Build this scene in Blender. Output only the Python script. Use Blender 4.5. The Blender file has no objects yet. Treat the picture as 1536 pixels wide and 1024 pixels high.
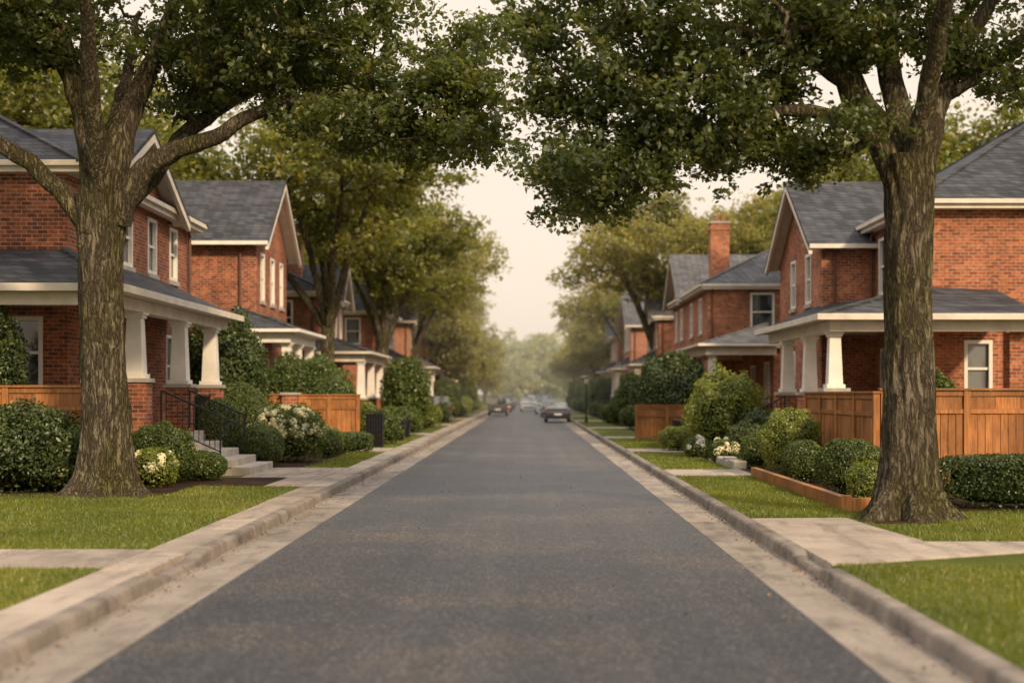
import bpy, math, random
import numpy as np
from mathutils import Vector, Matrix
random.seed(7); RNG=np.random.default_rng(11)
scene=bpy.context.scene
COL=scene.collection

# ------------------------------------------------------------------ materials
def newmat(name):
    m=bpy.data.materials.new(name); m.use_nodes=True
    nt=m.node_tree; nt.nodes.clear()
    out=nt.nodes.new('ShaderNodeOutputMaterial')
    return m,nt,out
def N(nt,t,**k):
    n=nt.nodes.new(t)
    for a,b in k.items(): setattr(n,a,b)
    return n
def ramp(nt,src,stops):
    r=N(nt,'ShaderNodeValToRGB'); e=r.color_ramp.elements
    while len(e)<len(stops): e.new(0.5)
    for i,(p,c) in enumerate(stops):
        e[i].position=p; e[i].color=(c[0],c[1],c[2],1) if not isinstance(c,(int,float)) else (c,c,c,1)
    nt.links.new(src,r.inputs[0]); return r.outputs[0]
def noise(nt,vec,scale,detail=4,rough=.55):
    n=N(nt,'ShaderNodeTexNoise'); n.inputs['Scale'].default_value=scale
    n.inputs['Detail'].default_value=detail; n.inputs['Roughness'].default_value=rough
    nt.links.new(vec,n.inputs['Vector']); return n.outputs['Fac']
def mixc(nt,fac,a,b,mode='MIX'):
    m=N(nt,'ShaderNodeMix',data_type='RGBA',blend_type=mode)
    for s,v in ((0,fac),(6,a),(7,b)):
        if isinstance(v,(int,float)): m.inputs[s].default_value=v
        elif isinstance(v,tuple): m.inputs[s].default_value=(v[0],v[1],v[2],1)
        else: nt.links.new(v,m.inputs[s])
    return m.outputs[2]
def mth(nt,op,a,b=0.0):
    m=N(nt,'ShaderNodeMath',operation=op)
    for i,v in enumerate((a,b)):
        if isinstance(v,(int,float)): m.inputs[i].default_value=v
        else: nt.links.new(v,m.inputs[i])
    return m.outputs[0]
def principled(nt,out,col,rough=.8,bump=None,bstr=.3,bdist=.02,spec=.3,metal=0):
    p=N(nt,'ShaderNodeBsdfPrincipled')
    if isinstance(col,tuple): p.inputs['Base Color'].default_value=(*col[:3],1)
    else: nt.links.new(col,p.inputs['Base Color'])
    if isinstance(rough,(int,float)): p.inputs['Roughness'].default_value=rough
    else: nt.links.new(rough,p.inputs['Roughness'])
    p.inputs['Specular IOR Level'].default_value=spec; p.inputs['Metallic'].default_value=metal
    if bump is not None:
        b=N(nt,'ShaderNodeBump'); b.inputs['Strength'].default_value=bstr; b.inputs['Distance'].default_value=bdist
        nt.links.new(bump,b.inputs['Height']); nt.links.new(b.outputs[0],p.inputs['Normal'])
    nt.links.new(p.outputs[0],out.inputs[0]); return p
def pos(nt): return N(nt,'ShaderNodeNewGeometry').outputs['Position']
def scaled(nt,vec,s):
    m=N(nt,'ShaderNodeVectorMath',operation='MULTIPLY'); m.inputs[1].default_value=s
    nt.links.new(vec,m.inputs[0]); return m.outputs[0]

def wallcoord(nt,mz=1.0):
    p=pos(nt); s=N(nt,'ShaderNodeSeparateXYZ'); nt.links.new(p,s.inputs[0])
    h=mth(nt,'ADD',s.outputs[0],s.outputs[1]); c=N(nt,'ShaderNodeCombineXYZ')
    nt.links.new(h,c.inputs[0]); nt.links.new(mth(nt,'MULTIPLY',s.outputs[2],mz),c.inputs[1]); return c.outputs[0],p

def mat_brick(name,c1,c2,mort=(.36,.28,.22)):
    m,nt,out=newmat(name); v,p=wallcoord(nt)
    b=N(nt,'ShaderNodeTexBrick'); nt.links.new(v,b.inputs['Vector'])
    b.inputs['Scale'].default_value=1; b.inputs['Brick Width'].default_value=.24; b.inputs['Row Height'].default_value=.092
    b.inputs['Mortar Size'].default_value=.010; b.inputs['Mortar Smooth'].default_value=.3; b.inputs['Bias'].default_value=.05
    b.inputs['Color1'].default_value=(*c1,1); b.inputs['Color2'].default_value=(*c2,1); b.inputs['Mortar'].default_value=(*mort,1)
    n=noise(nt,p,.7,5); n2=noise(nt,p,9,3)
    c=mixc(nt,1.0,b.outputs['Color'],ramp(nt,n,[(.3,.66),(.7,1.18)]),'MULTIPLY')
    c=mixc(nt,.7,c,ramp(nt,n2,[(.3,.55),(.7,1.32)]),'MULTIPLY')
    principled(nt,out,c,.88,b.outputs['Fac'],-.6,.01,.2); return m
BRICK=[mat_brick('brick_red',(.43,.128,.052),(.18,.050,.028)),
       mat_brick('brick_orange',(.50,.165,.066),(.25,.072,.034)),
       mat_brick('brick_dark',(.34,.098,.050),(.18,.052,.032)),
       mat_brick('brick_haze_tint',(.48,.18,.095),(.33,.115,.065),(.4,.33,.27)),  # far houses: distance haze painted into the brick colour
       mat_brick('brick_haze_tint_far',(.50,.21,.13),(.40,.16,.10),(.45,.38,.32))]  # farthest houses: brick lightened further to imitate haze
def mat_shingle(name,c1,c2):
    m,nt,out=newmat(name); v,p=wallcoord(nt,1.6)
    b=N(nt,'ShaderNodeTexBrick'); nt.links.new(v,b.inputs['Vector'])
    b.inputs['Scale'].default_value=1; b.inputs['Brick Width'].default_value=.34; b.inputs['Row Height'].default_value=.19
    b.inputs['Mortar Size'].default_value=.014; b.inputs['Color1'].default_value=(*c1,1); b.inputs['Color2'].default_value=(*c2,1)
    b.inputs['Mortar'].default_value=(.018,.018,.02,1)
    n=noise(nt,p,1.2,4); c=mixc(nt,1.0,b.outputs['Color'],ramp(nt,n,[(.3,.7),(.7,1.25)]),'MULTIPLY')
    principled(nt,out,c,.85,b.outputs['Fac'],-.7,.03,.25); return m
ROOF=mat_shingle('roof_shingles',(.078,.077,.085),(.034,.035,.041))
ROOF2=mat_shingle('roof_shingles_gray',(.13,.13,.135),(.08,.08,.085))
ROOF3=mat_shingle('roof_shingles_haze_tint',(.17,.17,.18),(.12,.12,.13))  # far roofs: shingle colour lightened to imitate distance haze
def mat_paint(name,c,rough=.5,var=.15):
    m,nt,out=newmat(name); p=pos(nt); n=noise(nt,p,2.5,5)
    lo=tuple(x*(1-var) for x in c); principled(nt,out,ramp(nt,n,[(.3,lo),(.65,c)]),rough,noise(nt,p,30,2),.08,.01); return m
TRIM=mat_paint('cream_trim',(.70,.62,.52),.5,.22); WHITE=mat_paint('white_paint',(.79,.74,.67)); DARKT=mat_paint('dark_trim',(.03,.03,.035))
BLACK=mat_paint('black_iron',(.015,.015,.017),.45); PIPE=mat_paint('downspout_brown',(.12,.06,.04)); STONE=mat_paint('limestone',(.44,.39,.33),.8,.35)
DOOR=mat_paint('door_paint',(.05,.022,.015),.4,.3)
def mat_glass():
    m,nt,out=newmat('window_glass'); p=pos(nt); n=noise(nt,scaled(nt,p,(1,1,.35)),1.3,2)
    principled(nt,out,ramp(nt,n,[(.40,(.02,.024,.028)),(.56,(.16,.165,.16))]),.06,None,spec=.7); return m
GLASS=mat_glass()
def mat_concrete(name,c,sc=1.0):
    m,nt,out=newmat(name); p=pos(nt)
    a=ramp(nt,noise(nt,p,.9*sc,6,.65),[(.28,tuple(x*.62 for x in c)),(.5,tuple(x*.93 for x in c)),(.72,tuple(x*1.12 for x in c))])
    sp=ramp(nt,noise(nt,p,55,3,.7),[(.3,.62),(.7,1.22)])
    g=N(nt,'ShaderNodeNewGeometry'); ri=ramp(nt,g.outputs['Random Per Island'],[(0,.78),(1,1.1)])
    st=ramp(nt,noise(nt,scaled(nt,p,(2.5,.5,1)),1.4,4),[(.50,1.0),(.70,.62)])
    v=N(nt,'ShaderNodeTexVoronoi',feature='DISTANCE_TO_EDGE'); v.inputs['Scale'].default_value=.42
    w=N(nt,'ShaderNodeVectorMath',operation='ADD'); nz=N(nt,'ShaderNodeTexNoise'); nz.inputs['Scale'].default_value=2.2; nt.links.new(p,nz.inputs['Vector']); nt.links.new(p,w.inputs[0]); nt.links.new(nz.outputs['Color'],w.inputs[1]); nt.links.new(w.outputs[0],v.inputs['Vector'])
    ck=ramp(nt,v.outputs['Distance'],[(0,.55),(.008,1.0)])
    c2=mixc(nt,1.0,mixc(nt,1.0,mixc(nt,1.0,mixc(nt,.8,a,sp,'MULTIPLY'),ri,'MULTIPLY'),st,'MULTIPLY'),ck,'MULTIPLY')
    principled(nt,out,c2,.9,noise(nt,p,70,4),.45,.01,.2); return m
CONC=mat_concrete('concrete',(.40,.33,.27)); KERB=mat_concrete('kerb_concrete',(.26,.22,.185),1.6); GUT=mat_concrete('gutter_concrete',(.33,.28,.235),1.2)
def mat_asphalt():
    m,nt,out=newmat('asphalt'); p=pos(nt)
    v=N(nt,'ShaderNodeTexVoronoi'); v.inputs['Scale'].default_value=46; nt.links.new(p,v.inputs['Vector'])
    s=N(nt,'ShaderNodeSeparateXYZ'); nt.links.new(v.outputs['Color'],s.inputs[0])
    ag=ramp(nt,s.outputs[0],[(0,(.017,.017,.021)),(.6,(.030,.030,.034)),(.86,(.050,.048,.049)),(1,(.15,.14,.125))])
    fine=ramp(nt,noise(nt,p,75,3,.8),[(.32,.45),(.68,1.65)])
    big=ramp(nt,noise(nt,scaled(nt,p,(.30,.34,1)),1.0,5,.6),[(.34,(.74,.76,.84)),(.5,(1,.98,.98)),(.68,(1.75,1.48,1.2))])
    tr=ramp(nt,noise(nt,scaled(nt,p,(2.0,.03,1)),1.0,3),[(.35,.84),(.65,1.18)])
    c=mixc(nt,1.0,mixc(nt,1.0,mixc(nt,1.0,ag,fine,'MULTIPLY'),big,'MULTIPLY'),tr,'MULTIPLY')
    principled(nt,out,c,.55,fine,.45,.006,.45); return m
ASPH=mat_asphalt()
def mat_ground(name,a,b,c,sc=3):
    m,nt,out=newmat(name); p=pos(nt)
    col=ramp(nt,noise(nt,p,sc*.2,4),[(.3,a),(.5,b),(.72,c)])
    f=ramp(nt,noise(nt,p,60,4,.8),[(.3,.5),(.7,1.4)])
    principled(nt,out,mixc(nt,1.0,col,f,'MULTIPLY'),.95,noise(nt,p,50,4),.8,.03,.1); return m
LAWN=mat_ground('lawn_turf',(.060,.080,.012),(.085,.105,.018),(.13,.125,.028))
DIRT=mat_ground('ground_earth',(.04,.055,.02),(.05,.07,.02),(.06,.07,.03))
MULCH=mat_ground('mulch',(.025,.014,.009),(.04,.022,.014),(.06,.035,.022),8)
def mat_leaf(name,cols,trans=.35,bn=.6,gl=.05):
    m,nt,out=newmat(name)
    at=N(nt,'ShaderNodeAttribute',attribute_name='rnd'); p=pos(nt)
    c=ramp(nt,at.outputs['Fac'],[(0,cols[0]),(.45,cols[1]),(.90,cols[2]),(1,cols[3] if len(cols)>3 else cols[2])])
    c=mixc(nt,.75,c,ramp(nt,noise(nt,p,bn,3),[(.3,(.6,.66,.62)),(.7,(1.38,1.28,1.05))]),'MULTIPLY')
    d=N(nt,'ShaderNodeBsdfDiffuse'); t=N(nt,'ShaderNodeBsdfTranslucent'); g=N(nt,'ShaderNodeBsdfGlossy')
    g.inputs['Roughness'].default_value=.42; g.inputs['Color'].default_value=(.8,.8,.76,1)
    nt.links.new(c,d.inputs[0]); nt.links.new(mixc(nt,1.0,c,(2.1,1.85,.7),'MULTIPLY'),t.inputs[0])
    m1=N(nt,'ShaderNodeMixShader'); m1.inputs[0].default_value=trans
    nt.links.new(d.outputs[0],m1.inputs[1]); nt.links.new(t.outputs[0],m1.inputs[2])
    m2=N(nt,'ShaderNodeMixShader'); m2.inputs[0].default_value=gl
    nt.links.new(m1.outputs[0],m2.inputs[1]); nt.links.new(g.outputs[0],m2.inputs[2])
    nt.links.new(m2.outputs[0],out.inputs[0]); return m
LEAF_OAK=mat_leaf('oak_leaves',[(.042,.062,.020),(.070,.096,.028),(.130,.152,.044),(.26,.22,.06)],.45,.6,.06)
LEAF_MID=mat_leaf('tree_leaves',[(.085,.108,.028),(.135,.155,.038),(.22,.21,.052),(.36,.28,.07)],.45,.35)
LEAF_FAR=mat_leaf('tree_leaves_haze_tint',[(.13,.145,.048),(.20,.20,.066),(.29,.255,.09),(.40,.32,.12)],.45,.25)  # far trees: aerial haze put into the leaf colour
LEAF_END=mat_leaf('tree_leaves_hazy',[(.20,.23,.15),(.26,.28,.19),(.34,.34,.23)],.42,.1)  # end of street: stronger haze painted into the leaf colour
LEAF_BOX=mat_leaf('boxwood_leaves',[(.035,.060,.010),(.065,.10,.018),(.13,.165,.038)],.3,2)
LEAF_DARK=mat_leaf('laurel_leaves',[(.022,.042,.012),(.045,.072,.020),(.09,.115,.034)],.25,2)
LEAF_LIME=mat_leaf('spirea_leaves',[(.09,.12,.02),(.15,.19,.035),(.24,.27,.06)],.35,2)
PETAL=mat_leaf('white_petals',[(.55,.58,.42),(.72,.71,.60),(.80,.78,.70)],.25,3)
PETAL2=mat_leaf('blue_petals',[(.35,.38,.55),(.55,.56,.68),(.72,.72,.74)],.25,3)
GRASS=mat_leaf('grass_blades',[(.075,.105,.012),(.12,.155,.02),(.19,.205,.032),(.36,.29,.10)],.38,.5)
LITTER=mat_leaf('dry_leaves',[(.10,.05,.02),(.18,.09,.03),(.26,.15,.05)],.1,3)
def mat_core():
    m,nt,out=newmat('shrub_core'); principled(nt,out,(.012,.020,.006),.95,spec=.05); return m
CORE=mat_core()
def mat_bark(name,dark,mid,light,moss):
    m,nt,out=newmat(name); tc=N(nt,'ShaderNodeTexCoord').outputs['Object']
    wn=N(nt,'ShaderNodeTexNoise'); wn.inputs['Scale'].default_value=1.6; wn.inputs['Detail'].default_value=4; nt.links.new(tc,wn.inputs['Vector'])
    wv=N(nt,'ShaderNodeVectorMath',operation='ADD'); nt.links.new(scaled(nt,tc,(1,1,.13)),wv.inputs[0]); nt.links.new(scaled(nt,wn.outputs['Color'],(.24,.24,.15)),wv.inputs[1])
    n1=noise(nt,wv.outputs[0],13,5,.62); n2=noise(nt,wv.outputs[0],32,4,.6)
    def ridge(n,k): return mth(nt,'MINIMUM',mth(nt,'MULTIPLY',mth(nt,'ABSOLUTE',mth(nt,'SUBTRACT',n,.5)),k),1.0)
    r1=ridge(n1,7.0); r2=ridge(n2,6.0); fine=noise(nt,scaled(nt,tc,(1,1,.5)),50,4,.7)
    h=mth(nt,'ADD',mth(nt,'ADD',mth(nt,'MULTIPLY',r1,.52),mth(nt,'MULTIPLY',r2,.28)),mth(nt,'MULTIPLY',fine,.36))
    c=ramp(nt,h,[(.15,dark),(.5,mid),(.92,light)])
    mo=ramp(nt,noise(nt,scaled(nt,tc,(1,1,.5)),1.3,4),[(.42,0.0),(.7,.85)])
    c=mixc(nt,mo,c,mixc(nt,1.0,c,moss,'MULTIPLY'))
    principled(nt,out,c,.95,h,1.0,.08,.1); return m
BARK=mat_bark('bark',(.022,.017,.012),(.125,.100,.068),(.34,.285,.21),(.78,.90,.40))
def mat_wood():
    m,nt,out=newmat('cedar_wood'); p=pos(nt); g=N(nt,'ShaderNodeNewGeometry')
    gr=noise(nt,scaled(nt,p,(14,14,1.2)),2.2,5,.65)
    c=ramp(nt,gr,[(.3,(.26,.100,.030)),(.55,(.45,.185,.058)),(.75,(.56,.25,.085))])
    c=mixc(nt,1.0,c,ramp(nt,g.outputs['Random Per Island'],[(0,.66),(1,1.15)]),'MULTIPLY')
    c=mixc(nt,1.0,c,ramp(nt,noise(nt,p,1.1,3),[(.35,.7),(.65,1.08)]),'MULTIPLY')
    principled(nt,out,c,.6,gr,.25,.008,.3); return m
WOOD=mat_wood()
def mat_car(name,c):
    m,nt,out=newmat(name); q=principled(nt,out,c,.3,spec=.5); q.inputs['Coat Weight'].default_value=.7; q.inputs['Coat Roughness'].default_value=.08; return m
def mat_simple(name,c,r=.5,em=0):
    m,nt,out=newmat(name); q=principled(nt,out,c,r)
    return m
RUB=mat_simple('tyre_rubber',(.015,.015,.015),.9); REDL=mat_simple('tail_light_red',(.30,.02,.015),.25); CHR=mat_simple('wheel_alloy',(.35,.35,.36),.35)
GLOBE=mat_simple('lamp_globe',(.55,.53,.48),.3)

# ------------------------------------------------------------------ mesh builder
class MB:
    def __init__(s,mats): s.v=[];s.f=[];s.m=[];s.mats=mats
    def add(s,vs,fs,mi=0):
        o=len(s.v); s.v+= [tuple(x) for x in vs]; s.f+=[tuple(o+i for i in f) for f in fs]; s.m+=[mi]*len(fs)
    def box(s,x0,x1,y0,y1,z0,z1,mi=0):
        if x0>x1:x0,x1=x1,x0
        if y0>y1:y0,y1=y1,y0
        s.add([(x0,y0,z0),(x1,y0,z0),(x1,y1,z0),(x0,y1,z0),(x0,y0,z1),(x1,y0,z1),(x1,y1,z1),(x0,y1,z1)],
              [(3,2,1,0),(4,5,6,7),(0,1,5,4),(1,2,6,5),(2,3,7,6),(3,0,4,7)],mi)
    def frust(s,x,y,z0,z1,a0,b0,a1,b1,mi=0):
        s.add([(x-a0,y-b0,z0),(x+a0,y-b0,z0),(x+a0,y+b0,z0),(x-a0,y+b0,z0),(x-a1,y-b1,z1),(x+a1,y-b1,z1),(x+a1,y+b1,z1),(x-a1,y+b1,z1)],
              [(3,2,1,0),(4,5,6,7),(0,1,5,4),(1,2,6,5),(2,3,7,6),(3,0,4,7)],mi)
    def obox(s,o,d,l0,l1,w0,w1,z0,z1,mi=0):
        dx,dy=d; nx,ny=-dy,dx; P=[]
        for z in (z0,z1):
            for l,w in ((l0,w0),(l1,w0),(l1,w1),(l0,w1)): P.append((o[0]+dx*l+nx*w,o[1]+dy*l+ny*w,z))
        s.add(P,[(3,2,1,0),(4,5,6,7),(0,1,5,4),(1,2,6,5),(2,3,7,6),(3,0,4,7)],mi)
    def beam(s,p,q,w,h,mi=0):
        p=Vector(p);q=Vector(q); d=(q-p).normalized(); up=Vector((0,0,1)) if abs(d.z)<.95 else Vector((1,0,0))
        a=d.cross(up).normalized()*w/2; b=a.cross(d).normalized()*h/2
        s.add([p-a-b,p+a-b,p+a+b,p-a+b,q-a-b,q+a-b,q+a+b,q-a+b],[(3,2,1,0),(4,5,6,7),(0,1,5,4),(1,2,6,5),(2,3,7,6),(3,0,4,7)],mi)
    def cyl(s,p,q,r0,r1,n=12,mi=0,caps=True):
        p=Vector(p);q=Vector(q); d=(q-p).normalized(); up=Vector((0,0,1)) if abs(d.z)<.9 else Vector((1,0,0))
        a=d.cross(up).normalized(); b=d.cross(a)
        vs=[p+(a*math.cos(t)+b*math.sin(t))*r0 for t in [2*math.pi*i/n for i in range(n)]]
        vs+=[q+(a*math.cos(t)+b*math.sin(t))*r1 for t in [2*math.pi*i/n for i in range(n)]]
        fs=[(i,(i+1)%n,n+(i+1)%n,n+i) for i in range(n)]
        if caps: fs+=[tuple(range(n-1,-1,-1)),tuple(range(n,2*n))]
        s.add(vs,fs,mi)
    def prism(s,poly,z0,z1,mi=0):
        n=len(poly); vs=[(x,y,z0) for x,y in poly]+[(x,y,z1) for x,y in poly]
        s.add(vs,[tuple(range(n-1,-1,-1)),tuple(range(n,2*n))]+[(i,(i+1)%n,n+(i+1)%n,n+i) for i in range(n)],mi)
    def yzprism(s,poly,x0,x1,mi=0):
        n=len(poly); vs=[(x0,y,z) for y,z in poly]+[(x1,y,z) for y,z in poly]
        s.add(vs,[tuple(range(n-1,-1,-1)),tuple(range(n,2*n))]+[(i,(i+1)%n,n+(i+1)%n,n+i) for i in range(n)],mi)
    def build(s,name,parent=None,origin=(0,0,0),bevel=0,smooth=False):
        me=bpy.data.meshes.new(name); o=origin
        me.from_pydata([(x-o[0],y-o[1],z-o[2]) for x,y,z in s.v],[],s.f)
        for m in s.mats: me.materials.append(m)
        me.polygons.foreach_set('material_index',s.m)
        if smooth: me.polygons.foreach_set('use_smooth',[True]*len(s.f))
        me.update(); ob=bpy.data.objects.new(name,me); COL.objects.link(ob)
        if parent: ob.parent=parent
        else: ob.location=o
        if bevel:
            b=ob.modifiers.new('bevel','BEVEL'); b.width=bevel; b.segments=2; b.limit_method='ANGLE'
        return ob
def empty(name,loc):
    e=bpy.data.objects.new(name,None); e.location=loc; e.empty_display_size=.5; COL.objects.link(e); return e

def np_mesh(name,V,quads,tris,mq,mt,mats,rnd=None,smooth_from=None):
    me=bpy.data.meshes.new(name); nq=len(quads); ntr=len(tris)
    me.vertices.add(len(V)); me.vertices.foreach_set('co',np.asarray(V,dtype=np.float32).ravel())
    nl=nq*4+ntr*3; me.loops.add(nl)
    li=np.concatenate([np.asarray(quads,dtype=np.int32).ravel(),np.asarray(tris,dtype=np.int32).ravel()]) 
    me.loops.foreach_set('vertex_index',li.astype(np.int32))
    me.polygons.add(nq+ntr)
    ls=np.concatenate([np.arange(nq)*4,nq*4+np.arange(ntr)*3]).astype(np.int32)
    me.polygons.foreach_set('loop_start',ls)
    for m in mats: me.materials.append(m)
    me.polygons.foreach_set('material_index',np.concatenate([mq,mt]).astype(np.int32))
    me.update(calc_edges=True)
    if rnd is not None:
        a=me.attributes.new('rnd','FLOAT','FACE'); a.data.foreach_set('value',rnd.astype(np.float32))
    return me

def leafquads(C,Nn,size,aspect=.6,fold=.25):
    n=len(C); size=np.asarray(size)*np.ones(n)
    Nn=Nn/np.maximum(np.linalg.norm(Nn,axis=1,keepdims=True),1e-6)
    T=RNG.normal(size=(n,3)); T-= (T*Nn).sum(1,keepdims=True)*Nn; T/=np.maximum(np.linalg.norm(T,axis=1,keepdims=True),1e-6)
    B=np.cross(Nn,T); L=(size*.5)[:,None]; W=L*aspect
    V=np.stack([C-T*L,C+B*W+Nn*W*fold,C+T*L,C-B*W+Nn*W*fold],1).reshape(-1,3)
    return V,np.arange(4*n).reshape(-1,4)

# ------------------------------------------------------------------ trees
def catmull(pts,rs,step=.25):
    P=[Vector(p) for p in pts]; out=[];R=[]
    for i in range(len(P)-1):
        p0=P[max(i-1,0)];p1=P[i];p2=P[i+1];p3=P[min(i+2,len(P)-1)]
        k=max(1,int((p2-p1).length/step))
        for j in range(k):
            t=j/k; q=.5*((2*p1)+(p2-p0)*t+(2*p0-5*p1+4*p2-p3)*t*t+(-p0+3*p1-3*p2+p3)*t**3)
            out.append(q);R.append(rs[i]*(1-t)+rs[i+1]*t)
    out.append(P[-1]);R.append(rs[-1]); return out,R

def make_tree_mesh(name,trunk,limbs,ells,ncl,lpc,sig,lsize,leafmat,seed,flare=1.0,segs=40,attach_min=0,tipr=.010,minz=0):
    rng=np.random.default_rng(seed); V=[];Q=[];nv=0
    def addtube(P,R,n,flared=False,twist=0):
        nonlocal nv
        ph=rng.uniform(0,6.28,6)
        prev=None; rings=[]
        for i,(p,r) in enumerate(zip(P,R)):
            d=(P[min(i+1,len(P)-1)]-P[max(i-1,0)]).normalized()
            if prev is None: a=d.cross(Vector((.13,1,.1))).normalized()
            else: a=(prev-d*prev.dot(d)).normalized()
            prev=a; b=d.cross(a); th=np.arange(n)*2*math.pi/n
            rr=np.full(n,r)
            if r>.1:
                z=p.z; w=.25*math.sin(z*1.3+ph[0])+.1*math.sin(z*4+ph[1])
                rr=rr*(1+.035*np.cos(9*(th+w)+ph[2])+.03*np.cos(5*(th-w)+ph[3])+.025*np.cos(15*(th+w*1.3)+ph[4])+.03*np.cos(2*th+z*.8))
                if flared:
                    h=max(z,0)
                    rr=rr*(1+.02*np.cos(23*(th+w*.7)+3*math.sin(z*2.1))+.018*np.cos(31*(th-w*.5)+2*math.sin(z*3.3)))
                    rr=rr*(1+flare*.60*math.exp(-h/.22)+.22*math.exp(-h/.9)+flare*.48*math.exp(-h/.36)*np.cos(6*th+ph[5])*(1+.5*np.cos(2*th+ph[1])))
            ring=np.array(p)[None,:]+rr[:,None]*(np.cos(th)[:,None]*np.array(a)[None,:]+np.sin(th)[:,None]*np.array(b)[None,:])
            rings.append(ring)
        m=len(rings); V.append(np.concatenate(rings))
        i=np.arange(m-1)[:,None]*n+nv; j=np.arange(n)[None,:]; j2=(j+1)%n
        Q.append(np.stack([i+j,i+j2,i+n+j2,i+n+j],-1).reshape(-1,4)); nv+=m*n
    tp,tr=catmull([p for p,r in trunk],[r for p,r in trunk],.06 if flare>0.5 else .3)
    addtube(tp,tr,segs,True)
    NP=[];PA=[];FIX=[]
    for q in [tp[-1]]: NP.append(np.array(q));PA.append(-1);FIX.append(1)
    for L in limbs:
        lp,lr=catmull([p for p,r in L],[r for p,r in L],.22)
        for k in range(2,len(lp)): lp[k]=lp[k]+Vector(rng.normal(size=3)*.02)
        addtube(lp,lr,16 if lr[0]>.08 else 8)
        for k,q in enumerate(lp):
            NP.append(np.array(q)); PA.append(len(NP)-2 if k else 0); FIX.append(1)
    vol=np.array([e[1][0]*e[1][1]*e[1][2] for e in ells])**.75; vol=vol*np.array([e[2] if len(e)>2 else 1 for e in ells]); vol/=vol.sum()
    pts=[]
    for e,w in zip(ells,vol):
        k=int(ncl*w)+1; d=rng.normal(size=(k,3)); d/=np.linalg.norm(d,axis=1,keepdims=True)
        r=rng.uniform(.05,1,k)**(1/3.2); lump=1+.16*np.sin(d[:,0]*5+e[0][1])*np.cos(d[:,2]*6+e[0][0])
        pts.append(np.array(e[0])+d*np.array(e[1])*(r*lump)[:,None])
    pts=np.concatenate(pts); base=np.array(tp[-1]); pts=pts[pts[:,2]>minz]
    pts=pts[np.argsort(np.linalg.norm(pts-base,axis=1))]
    arr=np.zeros((len(NP)+len(pts)*4,3)); cnt=len(NP); arr[:cnt]=np.array(NP); att=[0]*len(pts)
    for ci,c in enumerate(pts):
        dd=np.linalg.norm(arr[attach_min:cnt]-c,axis=1)+.35*np.maximum(arr[attach_min:cnt,2]-c[2],0); k=int(dd.argmin())+attach_min
        p=arr[k]; L=np.linalg.norm(c-p); ns=3 if L>1.2 else 2
        prev=k
        for s in range(1,ns+1):
            t=s/ns; q=p+(c-p)*t+ (rng.normal(size=3)*.07*L + np.array([0,0,.10*L*math.sin(math.pi*t)]) if s<ns else 0)
            arr[cnt]=q; PA.append(prev); FIX.append(0); prev=cnt; cnt+=1
        att[ci]=prev
    r2=np.zeros(cnt); 
    for a in att: r2[a]+=tipr**2.3
    for i in range(cnt-1,0,-1):
        if FIX[i]==0: r2[PA[i]]+=r2[i]
    rad=r2**(1/2.3)
    idx=[i for i in range(cnt) if FIX[i]==0]
    A=arr[[PA[i] for i in idx]];B=arr[idx]; rb=rad[idx]; ra=np.array([min(rad[PA[i]] if FIX[PA[i]]==0 else rad[i]*1.25, rad[i]*1.5) for i in idx]); ra=np.maximum(ra,rb)
    D=B-A; D/=np.maximum(np.linalg.norm(D,axis=1,keepdims=True),1e-6)
    up=np.where(np.abs(D[:,2:3])<.9,np.array([[0,0,1.]]),np.array([[1.,0,0]])); a=np.cross(D,up); a/=np.linalg.norm(a,axis=1,keepdims=True); b=np.cross(D,a)
    n=5; th=np.arange(n)*2*math.pi/n; ring=np.cos(th)[None,:,None]*a[:,None,:]+np.sin(th)[None,:,None]*b[:,None,:]
    tv=np.concatenate([A[:,None,:]+ring*ra[:,None,None],B[:,None,:]+ring*rb[:,None,None]],1).reshape(-1,3)
    i=np.arange(len(idx))[:,None]*2*n+nv; j=np.arange(n)[None,:]; j2=(j+1)%n
    V.append(tv);Q.append(np.stack([i+j,i+j2,i+n+j2,i+n+j],-1).reshape(-1,4)); nv+=len(tv)
    nbq=sum(len(q) for q in Q)
    nC=len(pts); k=(lpc*rng.uniform(.35,1.6,nC)).astype(int); ci=np.repeat(np.arange(nC),k); n=len(ci)
    sub=rng.normal(size=(nC,6,3))*sig*np.array([1.1,1.1,.65]); si=rng.integers(0,6,n)
    C=pts[ci]+sub[ci,si]+rng.normal(size=(n,3))*sig*.36*np.array([1.1,1.1,.7]); C[:,2]-=np.abs(rng.normal(size=n))*sig*.3
    Nn=rng.normal(size=(n,3))*.75+np.array([0,0,.8])
    lv,lq=leafquads(C,Nn,lsize*rng.uniform(.6,1.35,n),.62)
    V.append(lv);Q.append(lq+nv)
    rnd=np.concatenate([np.zeros(nbq),np.clip(rng.uniform(0,1,n)*.6+np.repeat(rng.uniform(0,.4,nC),k),0,1)])
    mi=np.concatenate([np.zeros(nbq),np.ones(n)])
    Q=np.concatenate(Q)
    me=np_mesh(name,np.concatenate(V),Q,np.zeros((0,3)),mi,np.zeros(0),[BARK,leafmat],rnd)
    sm=np.zeros(len(Q),dtype=bool); sm[:nbq]=True; me.polygons.foreach_set('use_smooth',sm)
    return me

def place(me,name,loc,rot=0,sc=1):
    o=bpy.data.objects.new(name,me); o.location=loc; o.rotation_euler=(0,0,rot); o.scale=(sc,sc,sc) if not isinstance(sc,tuple) else sc; COL.objects.link(o); return o

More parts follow.
